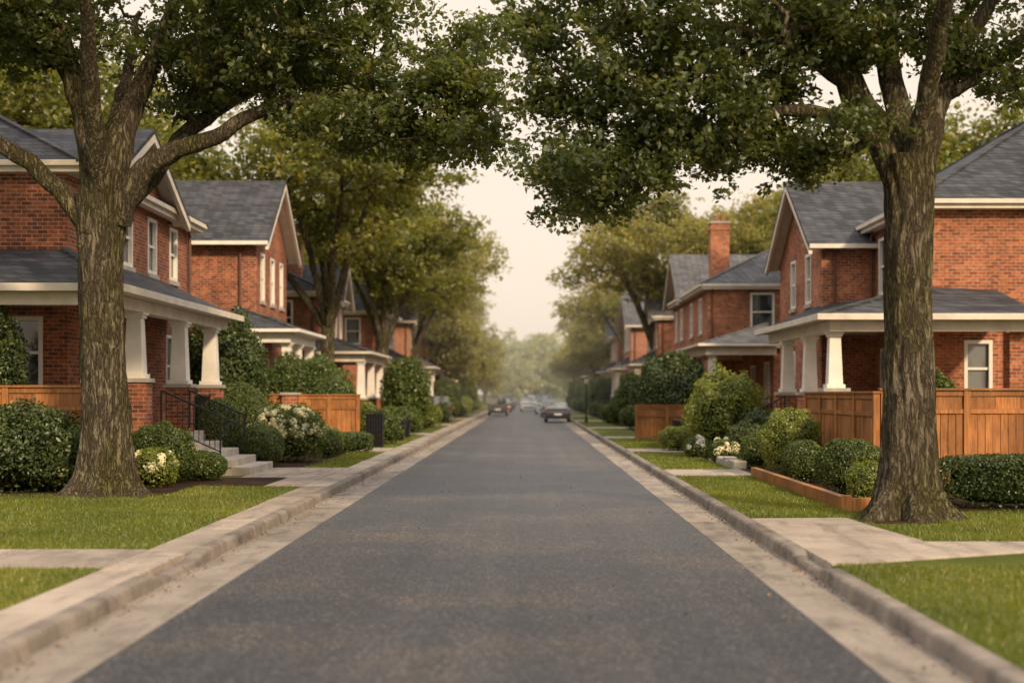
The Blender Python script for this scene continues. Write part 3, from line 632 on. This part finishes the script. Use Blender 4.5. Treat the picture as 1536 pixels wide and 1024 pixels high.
    def gable(s,xs,xb,y0,y1,z,h,sd,ov=.4,ovx=.45,back=True,bh=.30):
        ym=(y0+y1)/2; Y0=y0-ov;Y1=y1+ov; sl=h/((y1-y0)/2); zl=z-ov*sl; X0=xs-sd*ovx; t=.13
        for ya,za in ((Y0,zl),(Y1,zl)):
            s.roof.yzprism([(ya,za),(ym,z+h),(ym,z+h+t),(ya,za+t)],X0,xb)
            s.trim.yzprism([(ya,za-.20),(ym,z+h-.22),(ym,z+h-.004),(ya,za-.004)],X0+sd*.003,X0+sd*.12,0)
            s.trim.yzprism([(ya,za-.05),(ym,z+h-.05),(ym,z+h-.006),(ya,za-.006)],X0+sd*.125,xs+sd*.0,0)
            s.trim.box(X0+sd*.02,xb,ya-(.10 if ya==Y0 else -.10),ya+(.02 if ya==Y0 else -.02),za-.02,za+.12,0)
        s.walls.add([(xs,y0,z),(xs,y1,z),(xs,ym,z+h)],[(0,1,2)])
        if back: s.walls.add([(xb,y0,z),(xb,y1,z),(xb,ym,z+h)],[(0,1,2)])
    def porchroof(s,xo,xw,y0,y1,z,rise,sd,beam=.34,inset=None,y0wall=None):
        ins=abs(xw-xo)*.8 if inset is None else inset
        vs=[(xo,y0,z),(xo,y1,z),(xw,y1-ins,z+rise),(xw,y0+ins,z+rise),(xw,y0,z),(xw,y1,z)]
        s.roof.add(vs,[(0,1,2,3),(0,3,4),(1,5,2),(0,4,5,1),(4,3,2,5)])
        for k in ((0,3),(1,2)): s.roof.beam(vs[k[0]],vs[k[1]],.16,.06)
        a=xo; b=xw
        s.trim.box(a+sd*.06,b,y0+.06,y1-.06,z-.12,z-.003); s.trim.box(a-sd*.08,b,y0-.08,y1+.08,z-.09,z+.02)
        s.porch.box(a+sd*.3,a+sd*.56,y0+.3,y1-.3,z-.12-beam,z-.123,3)
        s.porch.box(a+sd*.562,b,y0+.3,y0+.54,z-.12-beam,z-.123,3); s.porch.box(a+sd*.562,b,y1-.54,y1-.3,z-.12-beam,z-.123,3)
    def column(s,x,y,zb,zp,zt,pw=.32,cw=.21):
        s.porch.box(x-pw,x+pw,y-pw,y+pw,zb,zp,0); s.porch.box(x-pw-.05,x+pw+.05,y-pw-.05,y+pw+.05,zp,zp+.09,1)
        s.porch.box(x-cw-.05,x+cw+.05,y-cw-.05,y+cw+.05,zp+.09,zp+.19,2)
        s.porch.frust(x,y,zp+.19,zt-.13,cw,cw,cw*.76,cw*.76,2)
        s.porch.box(x-cw*.95,x+cw*.95,y-cw*.95,y+cw*.95,zt-.13,zt-.06,2); s.porch.box(x-cw*1.15,x+cw*1.15,y-cw*1.15,y+cw*1.15,zt-.06,zt,2)
    def pipe(s,x,y,z0,z1,mi=2):
        s.trim.cyl((x,y,z0),(x,y,z1),.05,.05,8,mi); s.trim.beam((x,y,z1-.02),(x,y-.25,z1+.2),.08,.08,mi)
    def chimney(s,x,y,w,z0,z1):
        s.walls.box(x-w/2,x+w/2,y-w/2,y+w/2,z0,z1,0); s.walls.box(x-w/2-.06,x+w/2+.06,y-w/2-.06,y+w/2+.06,z1-.35,z1-.18,0)
        s.walls.box(x-w/2-.05,x+w/2+.05,y-w/2-.05,y+w/2+.05,z1,z1+.1,1)
        s.walls.cyl((x-.15,y,z1+.1),(x-.15,y,z1+.45),.13,.11,10,2); s.walls.cyl((x+.18,y,z1+.1),(x+.18,y,z1+.4),.13,.11,10,2)
    def done(s,bev=.0):
        for m,n in ((s.walls,'walls'),(s.roof,'roof'),(s.trim,'trim'),(s.glass,'window_glass'),(s.win,'window_frames'),(s.porch,'porch'),(s.door,'door')):
            if m.v: m.build(n,s.root,s.o,bevel=bev if n in('trim','porch') else 0)
h=House(-14,38,BRICK[0]); X=-10.4
h.body(X,-19,32.2,43.7,7.0,near=[(-11.75,-10.95,2.1,3.75),(-14.5,-13.3,2,3.7)],sd=-1,
  street=[(33.0,33.85,5.5,7.0-.15),(36.5,37.5,5.3,6.85),(39.0,39.95,5.3,6.85),(41.4,42.3,5.3,6.85),(37.6,38.7,1.9,3.7),(41.0,42.2,1.9,3.7)])
h.doorway('x',X,34.2,35.3,1.03,3.3,-1)
h.hip(X,-19,32.2,43.7,7.2,2.5)
h.walls.box(X-.3,-18.8,32.4,43.5,6.99,7.1,0)
h.gable(X+.15,-14.5,33.7,40.9,7.05,1.75,-1,ov=.35,ovx=.5,back=False)
h.walls.box(X+.145,X-.5,33.7,40.9,6.93,7.05,0)
h.roof.add([(-8.3,28.9,4.22),(-8.3,41.2,4.22),(-10.45,39.6,5.25),(-10.45,32.15,5.25),(-22,28.9,4.22),(-22,32.15,5.25),(-10.45,41.2,4.22)],[(0,1,2,3),(0,3,5,4),(1,6,2)])
h.roof.beam((-8.3,28.9,4.24),(-10.45,32.15,5.27),.18,.06)
h.trim.box(-8.36,-22,28.96,32.1,4.10,4.216); h.trim.box(-8.36,-10.39,32.101,41.15,4.10,4.216)
h.trim.box(-8.2,-22,28.78,28.96,4.08,4.24);h.trim.box(-8.2,-8.36,28.961,41.3,4.08,4.24)
h.porch.box(-8.62,-8.92,29.2,40.9,3.82,4.095,3); h.porch.box(-8.921,-22,29.2,29.5,3.82,4.095,3)
for y in (29.5,32.0,36.1,39.6): h.column(-8.8,y,.1,2.2 if y<31 else (2.25 if y<35 else 2.15),3.82,.30,.21)
h.porch.box(-8.55,-10.38,29.3,41,.1,.95,0); h.porch.box(-10.38,-22,29.3,32.15,.1,.95,0); h.porch.box(-8.47,-10.37,29.22,41.08,.951,1.03,1); h.porch.box(-10.371,-22,29.22,32.14,.951,1.03,1)
for y0,y1 in ((36.4,39.3),):
    h.porch.box(-8.72,-8.8,y0,y1,1.9,1.96,4)
    y=y0
    while y<y1: h.porch.box(-8.74,-8.77,y,y+.03,1.03,1.9,4); y+=.13
h.pipe(X+.12,43.4,.3,6.8)
h.done(.006)
st=MB([STONE]); n=5
for i in range(n):
    st.box(-6.3-i*.42,-8.46,32.45,35.3,.1+i*.172,.1+(i+1)*.172+.05)
st.build('stone_steps',bevel=.015)
def rail(mbk,p0,p1,h=.92,step=.13,endpost=True):
    p0=Vector(p0);p1=Vector(p1); L=(p1-p0).length; d=(p1-p0)/L; up=Vector((0,0,1))
    mbk.beam(p0+up*h,p1+up*h,.045,.04); mbk.beam(p0+up*.12,p1+up*.12,.03,.03)
    k=int(L/step)
    for i in range(k+1): q=p0+d*(L*i/k); mbk.beam(q+up*(0.0 if i in(0,k) else .12),q+up*h,.035 if i in (0,k) else .016,.035 if i in (0,k) else .016)
r=MB([BLACK])
rail(r,(-7.0,32.5,.55),(-8.35,32.5,1.15)); rail(r,(-7.0,35.25,.55),(-8.35,35.25,1.15)); r.beam((-7.0,32.5,1.46),(-6.45,32.5,1.24),.045,.04); r.beam((-6.45,32.5,1.24),(-6.42,32.5,1.0),.04,.04)
r.build('iron_handrail')
h=House(-15,57,BRICK[0],WHITE); X=-10.2
h.body(X,-20,53.7,60.4,7.95,sd=-1,near=[(-14,-12.9,5.6,7.2)],street=[(54.5,55.35,5.55,7.4),(56.6,57.5,5.55,7.4),(58.7,59.5,5.55,7.4),(55,56.2,1.8,3.4),(57.4,59,1.8,3.4)])
h.gable(X,-20,53.7,60.4,7.95,2.45,-1,ov=.5,ovx=.55)
h.porchroof(-8.2,-10.85,50.9,57.5,4.3,.95,-1)
for y in (51.6,53.9,56.9): h.column(-8.7,y,.1,1.9,3.84,.3,.21)
h.column(-10.3,51.6,.1,1.9,3.84,.3,.21)
h.porch.box(-8.35,-10.15,51.1,57.4,.1,1.0,0); h.porch.box(-8.3,-10.15,51.05,57.45,1.001,1.06,1)
h.pipe(-10.8,53.6,.3,7.4); h.chimney(-14.5,60.9,1.0,6,10.0)
h.done()
h=House(14,47,BRICK[1],TRIM); 
h.body(11.2,22,40,55,7.3,sd=1,near=[(12.3,13.1,1.9,3.5)],street=[(44.0,45.2,5.1,6.9),(41.5,42.6,1.7,3.6),])
h.doorway('x',11.2,43.6,44.7,1.03,3.3,1)
h.hip(11.2,22,40,55,7.4,3.6)
h.body(9.5,12.5,45.8,53.3,6.9,sd=1,street=[(47.5,48.4,5.0,6.7),(50.2,51.1,5.0,6.7),(47.2,48.6,1.7,3.5),(50.3,51.6,1.7,3.5)])
h.gable(9.5,15.5,45.8,53.3,6.9,2.35,1,ov=.4,ovx=.5,back=False)
h.porch.cyl((9.46,49.55,8.0),(9.50,49.55,8.0),.28,.28,16,5)
h.roof.add([(7.5,36.3,4.02),(7.5,46.2,4.02),(9.45,46.2,4.85),(11.15,44,5.0),(11.15,39.95,5.0),(13.2,36.3,4.02),(13.2,39.95,4.9),(13.2,39.95,4.02)],[(0,1,2,3,4),(0,4,6,5),(5,6,7)])
h.roof.beam((7.5,36.3,4.04),(11.15,39.95,5.02),.18,.06)
h.trim.box(7.56,13.14,36.36,39.94,3.90,4.016); h.trim.box(7.56,9.44,39.941,46.15,3.90,4.016); h.trim.box(9.441,11.15,39.941,45.75,3.90,4.016)
h.trim.box(7.4,13.3,36.18,36.36,3.88,4.04); h.trim.box(7.4,7.56,36.361,46.3,3.88,4.04)
h.porch.box(7.8,8.1,36.6,45.9,3.6,3.895,3); h.porch.box(8.101,13.0,36.6,36.9,3.6,3.895,3)
for y in (37.0,40.2,43.6): h.column(8.0,y,.1,2.05 if y<39 else 1.95,3.6,.3,.19)
h.porch.box(12.55,13.0,36.95,37.4,.1,3.598,0)
h.porch.box(7.7,11.15,36.6,45.75,.1,.95,0); h.porch.box(7.62,11.15,36.52,45.76,.951,1.03,1); h.porch.box(11.16,13,36.6,39.9,.1,.95,0)
h.pipe(9.9,45.7,.3,6.5); h.pipe(13.5,39.9,.3,3.9,1); h.pipe(11.05,45.6,4.9,7.0)
h.done(.006)
h=House(13,78,BRICK[1],TRIM,ROOF2)
h.body(9.0,18,70.6,87,7.4,sd=1,near=[(11.1,12.3,5.1,7.0),(11.2,12.4,1.7,3.5),(14.5,15.7,5.1,7.0)],street=[(73,74.2,5.1,6.9),(77,78.2,5.1,6.9),(82,83.2,5.1,6.9),(85,86,5.1,6.9)])
h.hip(9.0,18,70.6,87,7.4,2.5); h.gable(8.85,14,79.5,87,7.4,2.6,1,ov=.4,ovx=.5,back=False)
h.chimney(9.9,73.2,.95,7,10.7)
h.porchroof(7.3,10.6,60.0,70.4,4.1,1.0,1)
for y in (60.7,64.5,69.5): h.column(7.9,y,.1,1.7,3.64,.28,.19)
h.wall('x',10.6,61,70.5,.1,4.1,1,[(62,63.4,1.6,3.4),(66,67.2,1.0,3.3)]); h.wall('y',61,10.6,14,.1,4.1,1,[(11.4,12.6,1.6,3.4)])
h.hip(10.6,14,61,70.1,4.2,.95)
h.porch.box(7.5,10.55,60.2,70.3,.1,.9,0); h.pipe(9.2,70.5,.3,7)
h.done()
def row(s,y0,dep,a0,ze,kind,bi,rf,seed,py=(.1,.8),pa=7.9):
    r=random.Random(seed); X=s*a0; sd=s; h=House(s*(a0+4),y0+dep/2,BRICK[bi],TRIM,rf)
    st=[(y0+dep*f-.5,y0+dep*f+.5,ze-2.1,ze-.35) for f in (.15,.42,.65,.88)]+[(y0+dep*f-.6,y0+dep*f+.6,1.6,3.3) for f in (.2,.8)]
    nr=[(s*(a0+1.3),s*(a0+2.3),ze-2.1,ze-.4),(s*(a0+4.3),s*(a0+5.3),ze-2.1,ze-.4)]
    h.body(X,s*(a0+9),y0,y0+dep,ze,sd=sd,near=nr,street=st)
    h.doorway('x',X,y0+dep*.5-.5,y0+dep*.5+.5,.9,3.1,sd)
    if kind==0: h.gable(X,s*(a0+9),y0,y0+dep,ze,dep*.33,sd,ov=.5,ovx=.55)
    else:
        h.hip(X,s*(a0+9),y0,y0+dep,ze,2.4)
        g0=y0+dep*(.05 if kind==1 else .5); h.gable(X-s*.12,X+s*5,g0,g0+dep*.45,ze,dep*.2,sd,ov=.35,ovx=.55,back=False)
    if r.random()<.8: h.chimney(s*(a0+2.2),y0+dep*r.uniform(.3,.7),.9,ze,ze+3.4)
    pa_=s*pa; h.porchroof(pa_,X,y0+dep*py[0],y0+dep*py[1],4.0,.95,sd)
    a=y0+dep*py[0]+.6; b=y0+dep*py[1]-.6
    for k in range(3): h.column(pa_+s*.5,a+(b-a)*k/2,.1,1.7,3.54,.28,.2)
    h.porch.box(pa_+s*.2,X-s*.002,a-.3,b+.3,.1,.9,0); h.pipe(X+s*.3,y0-.07,.3,ze-.4); h.done()
row(-1,70,9,10.2,7.0,2,2,ROOF,1,(-.2,.9),7.5)
row(-1,90,9,9.2,7.2,1,0,ROOF,2,pa=7.2); row(-1,106,8,8.7,7.6,0,3,ROOF2,3,pa=6.9); row(-1,121,9,8.5,7.0,1,3,ROOF2,4,pa=6.8); row(-1,138,9,8.3,7.4,2,3,ROOF2,5,pa=6.6); row(-1,155,8,8.2,7.6,0,4,ROOF3,6,pa=6.6); row(-1,172,9,8.2,7,1,4,ROOF3,7,pa=6.5); row(-1,192,9,8.2,7.3,2,4,ROOF3,8,pa=6.5)
row(1,96,9,8.9,7.2,1,1,ROOF2,11,pa=7.1); row(1,113,8,8.3,7.6,0,3,ROOF2,12,pa=6.8); row(1,129,9,8.2,7.2,2,3,ROOF2,13,pa=6.7); row(1,146,9,8.1,7.2,1,3,ROOF3,14,pa=6.6); row(1,163,8,8.1,7.5,0,4,ROOF3,15,pa=6.5); row(1,182,9,8.1,7,2,4,ROOF3,16,pa=6.5); row(1,204,9,8.1,7.4,1,4,ROOF3,17,pa=6.5)

# ------------------------------------------------------------------ fences
def fence(name,p0,p1,zb,zt,step=1.75,face=-1,end=True):
    mb=MB([WOOD]); p0=Vector(p0);p1=Vector(p1); L=(p1-p0).length; d=((p1-p0)/L); d=(d.x,d.y); o=(p0.x,p0.y)
    n=max(1,round(L/step)); seg=L/n; r=random.Random(int(L*100))
    for i in range(n+1): 
        c=i*seg; mb.obox(o,d,c-.065,c+.065,-.065,.065,zb-.1,zt); 
    mb.obox(o,d,-.09,L+.09,-.09,.09,zt+.002,zt+.045)
    for i in range(n):
        a=i*seg+.066; b=(i+1)*seg-.066
        mb.obox(o,d,a,b,-.045,.045,zt-.11,zt-.001); mb.obox(o,d,a,b,-.045,.045,zt-.46,zt-.37); mb.obox(o,d,a,b,-.045,.045,zb+.05,zb+.16)
        k=max(1,int((b-a)/.15)); w=(b-a)/k
        for j in range(k):
            e=r.uniform(-.006,.006)
            mb.obox(o,d,a+j*w+.005,a+(j+1)*w-.005,-.015+e,.015+e,zb+.161,zt-.461)
        k=3; w=(b-a)/k
        for j in range(k): mb.obox(o,d,a+j*w+.002,a+(j+1)*w-.002,-.012,.014,zt-.369,zt-.111)
    return mb.build(name,bevel=.006)
fence('wooden_fence',(-8.75,28.4),(-17,28.4),.14,2.12)
fence('wooden_fence',(-5.6,47.2),(-7.5,47.2),.14,1.93,.95); fence('wooden_fence',(-8.15,47.2),(-10.2,47.2),.14,1.95,1.0); 
p=MB([BRICK[0],STONE]); p.box(-8.08,-7.57,46.95,47.45,.1,1.95,0); p.box(-8.13,-7.52,46.9,47.5,1.951,2.03,1); p.build('brick_pier',bevel=.01)
fence('wooden_fence',(6.95,28.3),(6.95,35.2),.14,2.0,1.7); fence('wooden_fence',(7.1,28.3),(17,28.3),.14,2.06,1.75)
fence('wooden_fence',(4.45,57.5),(6.9,57.5),.14,1.5,1.2)
p=MB([BLACK]); 
for i in range(7):
    t=i/6
    p.box(-5.55+t*.56,-5.52+t*.56,49.0,49.03,.12,1.35); p.box(-5.55+t*.0,-4.96,49.035+t*0,49.05,.2+i*.17,.23+i*.17)
p.box(-5.53,-4.98,49.08,49.6,.12,1.3); p.box(-5.58,-4.93,48.98,49.65,1.351,1.4); p.build('lattice_bin',bevel=.005)
p=MB([BLACK])
for x,y in ((-5.1,56),(-5.2,60)): p.frust(x,y,.13,.85,.24,.24,.34,.34); p.box(x-.37,x+.37,y-.37,y+.37,.851,.9)
p.build('planter_box')
st=MB([STONE])
for i in range(5): st.box(6.1+i*.34,7.7,41.9,44.2,.1+i*.17,.1+(i+1)*.17)
st.build('stone_steps',bevel=.015)
r=MB([BLACK]); rail(r,(6.15,41.9,.25),(7.6,41.9,1.0)); rail(r,(6.15,44.2,.25),(7.6,44.2,1.0)); rail(r,(5.4,47.2,.14),(5.4,52.5,.14),.9); r.build('iron_handrail')

def lamp(x,y,hh=3.1):
    p=MB([BLACK,GLOBE]); p.cyl((x,y,.12),(x,y,.5),.11,.08,12); p.cyl((x,y,.5),(x,y,hh-.35),.045,.035,10); p.cyl((x,y,hh-.35),(x,y,hh-.28),.08,.1,12)
    p.cyl((x,y,hh-.28),(x,y,hh-.1),.08,.13,12,1); p.cyl((x,y,hh-.1),(x,y,hh+.06),.13,.11,12,1); p.cyl((x,y,hh+.06),(x,y,hh+.2),.15,.02,12,0); p.build('street_lamp',origin=(x,y,.12)) 
lamp(3.85,92,2.9)

# ------------------------------------------------------------------ cars
def car(x,y,col,kind='sedan',flip=False,name='parked_car'):
    m=mat_car('car_paint_'+str(int(abs(x*100+y))),col); p=MB([m,GLASS,RUB,REDL,CHR,WHITE,BLACK])
    L=4.5 if kind=='sedan' else 4.7; Hh=1.42 if kind=='sedan' else 1.85; Wd=.9
    if kind=='sedan': body=[(0,.32,.84),(0,.62,.88),(.05,.88,.86),(.55,.98,.86),(1.05,1.0,.86),(3.1,.98,.86),(4.1,.84,.84),(4.45,.66,.80),(4.5,.35,.78)]; cab=[(.55,.97,.80),(1.15,Hh-.03,.60),(2.2,Hh,.60),(3.2,.97,.80)]
    else: body=[(0,.38,.86),(0,.75,.9),(.03,1.0,.88),(.3,1.05,.88),(3.3,1.05,.88),(4.3,.95,.86),(4.65,.7,.82),(4.7,.4,.8)]; cab=[(.06,1.04,.84),(.28,Hh-.03,.70),(2.6,Hh,.70),(3.55,1.04,.82)]
    def loft(st,zb,mi,mside):
        n=len(st); vs=[]
        for (yy,z,w) in st: vs+=[(-w,yy,z),(w,yy,z),(-w*.97 if zb<.5 else -.84,yy,zb),(w*.97 if zb<.5 else .84,yy,zb)]
        for i in range(n-1):
            a=4*i;b=a+4; top=mi if not(mside and (i==0 or i==n-2)) else 1
            p.add(vs[a:a+4]+vs[b:b+4],[(0,1,5,4)],top); p.add(vs[a:a+4]+vs[b:b+4],[(0,4,6,2),(1,3,7,5)],1 if mside else mi)
        p.add(vs[:4],[(0,2,3,1)],mi); p.add(vs[-4:],[(0,1,3,2)],mi); p.add([(-.84,0,zb),(.84,0,zb),(.84,L,zb),(-.84,L,zb)],[(0,1,2,3)],6)
    loft(body,.26,0,False); loft(cab,.95,0,True)
    for yy in (.85,L-.95):
        for sx in (-1,1): p.cyl((sx*.70,yy,.33),(sx*.89,yy,.33),.33,.33,18,2); p.cyl((sx*.885,yy,.33),(sx*.905,yy,.33),.2,.2,12,4)
    for sx in (-1,1):
        p.box(sx*.66,sx*.84,-.02,.06,.70,.80,3); p.box(sx*.5,sx*.78,L-.06,L+.015,.55,.68,5); p.box(sx*.88,sx*1.0,L-1.75,L-1.6,.95,1.08,0)
    p.box(-.26,.26,-.025,.02,.5,.62,5); p.box(-.8,.8,-.04,.05,.3,.44,6); p.box(-.6,.6,L-.04,L+.03,.38,.52,6)
    ob=p.build(name,bevel=.03); ob.location=(x,y,.005)
    if flip: ob.rotation_euler=(0,0,math.pi); ob.location=(x,y+L,.005)
car(2.15,98,(.012,.018,.03)); car(1.75,136,(.75,.75,.75),'van',True); car(.2,160,(.8,.8,.8),'van',True,'moving_car'); car(-2.6,128,(.05,.055,.06),'van'); car(-2.5,150,(.2,.05,.04),'sedan',True)
car(-5.9,92,(.22,.02,.015),'van'); car(2.1,190,(.35,.36,.38)); car(2.1,165,(.5,.5,.52)); car(-2.5,175,(.4,.4,.42),'van'); car(-2.5,200,(.1,.12,.16)); car(2.1,215,(.6,.6,.6),'van'); car(2.1,118,(.3,.31,.33))

# ------------------------------------------------------------------ haze (low-lying real mist)
hm,nt,out=newmat('haze_volume')
vs=N(nt,'ShaderNodeVolumeScatter'); vs.inputs['Density'].default_value=.0015; vs.inputs['Color'].default_value=(1,.98,.95,1); vs.inputs['Anisotropy'].default_value=.45
nt.links.new(vs.outputs[0],out.inputs['Volume'])
mb=MB([hm]); mb.box(-120,120,85,400,-.5,15); mb.build('haze')

# ------------------------------------------------------------------ light
w=bpy.data.worlds.new('World'); scene.world=w; w.use_nodes=True; nt=w.node_tree; nt.nodes.clear()
out=N(nt,'ShaderNodeOutputWorld'); bg=N(nt,'ShaderNodeBackground'); sky=N(nt,'ShaderNodeTexSky',sky_type='NISHITA')
EL=30; AZ=150
sky.sun_disc=False; sky.sun_elevation=math.radians(EL); sky.sun_rotation=math.radians(AZ); sky.dust_density=4; sky.air_density=1
tc=N(nt,'ShaderNodeTexCoord').outputs['Generated']; sp=N(nt,'ShaderNodeSeparateXYZ'); nt.links.new(tc,sp.inputs[0])
cl=ramp(nt,sp.outputs[2],[(0,(.575,.475,.375)),(.25,(.56,.485,.405)),(.55,(.78,.73,.68)),(1,(.95,.92,.91))])
k=N(nt,'ShaderNodeVectorMath',operation='SCALE'); k.inputs['Scale'].default_value=19.5; nt.links.new(cl,k.inputs[0])
mx=mixc(nt,.92,sky.outputs[0],k.outputs[0]); nt.links.new(mx,bg.inputs[0]); bg.inputs[1].default_value=.1; nt.links.new(bg.outputs[0],out.inputs[0])
sl=bpy.data.lights.new('sun','SUN'); sl.energy=4.2; sl.angle=math.radians(5); sl.color=(1,.76,.48); so=bpy.data.objects.new('sun',sl); COL.objects.link(so)
az=math.radians(AZ); el=math.radians(EL); dv=Vector((math.sin(az)*math.cos(el),math.cos(az)*math.cos(el),math.sin(el))); so.rotation_euler=dv.to_track_quat('Z','Y').to_euler(); so.location=(10,-10,30)

# ------------------------------------------------------------------ camera
c=bpy.data.cameras.new('camera'); c.lens=50; c.sensor_width=36; c.shift_x=-22/1536; c.shift_y=78/1536; c.clip_end=6000
c.dof.use_dof=True; c.dof.focus_distance=26; c.dof.aperture_fstop=.75
co=bpy.data.objects.new('camera',c); co.location=(0,0,2); co.rotation_euler=(math.radians(90),0,0); COL.objects.link(co); scene.camera=co
scene.view_settings.view_transform='Standard'; scene.view_settings.look='None'; scene.view_settings.exposure=0
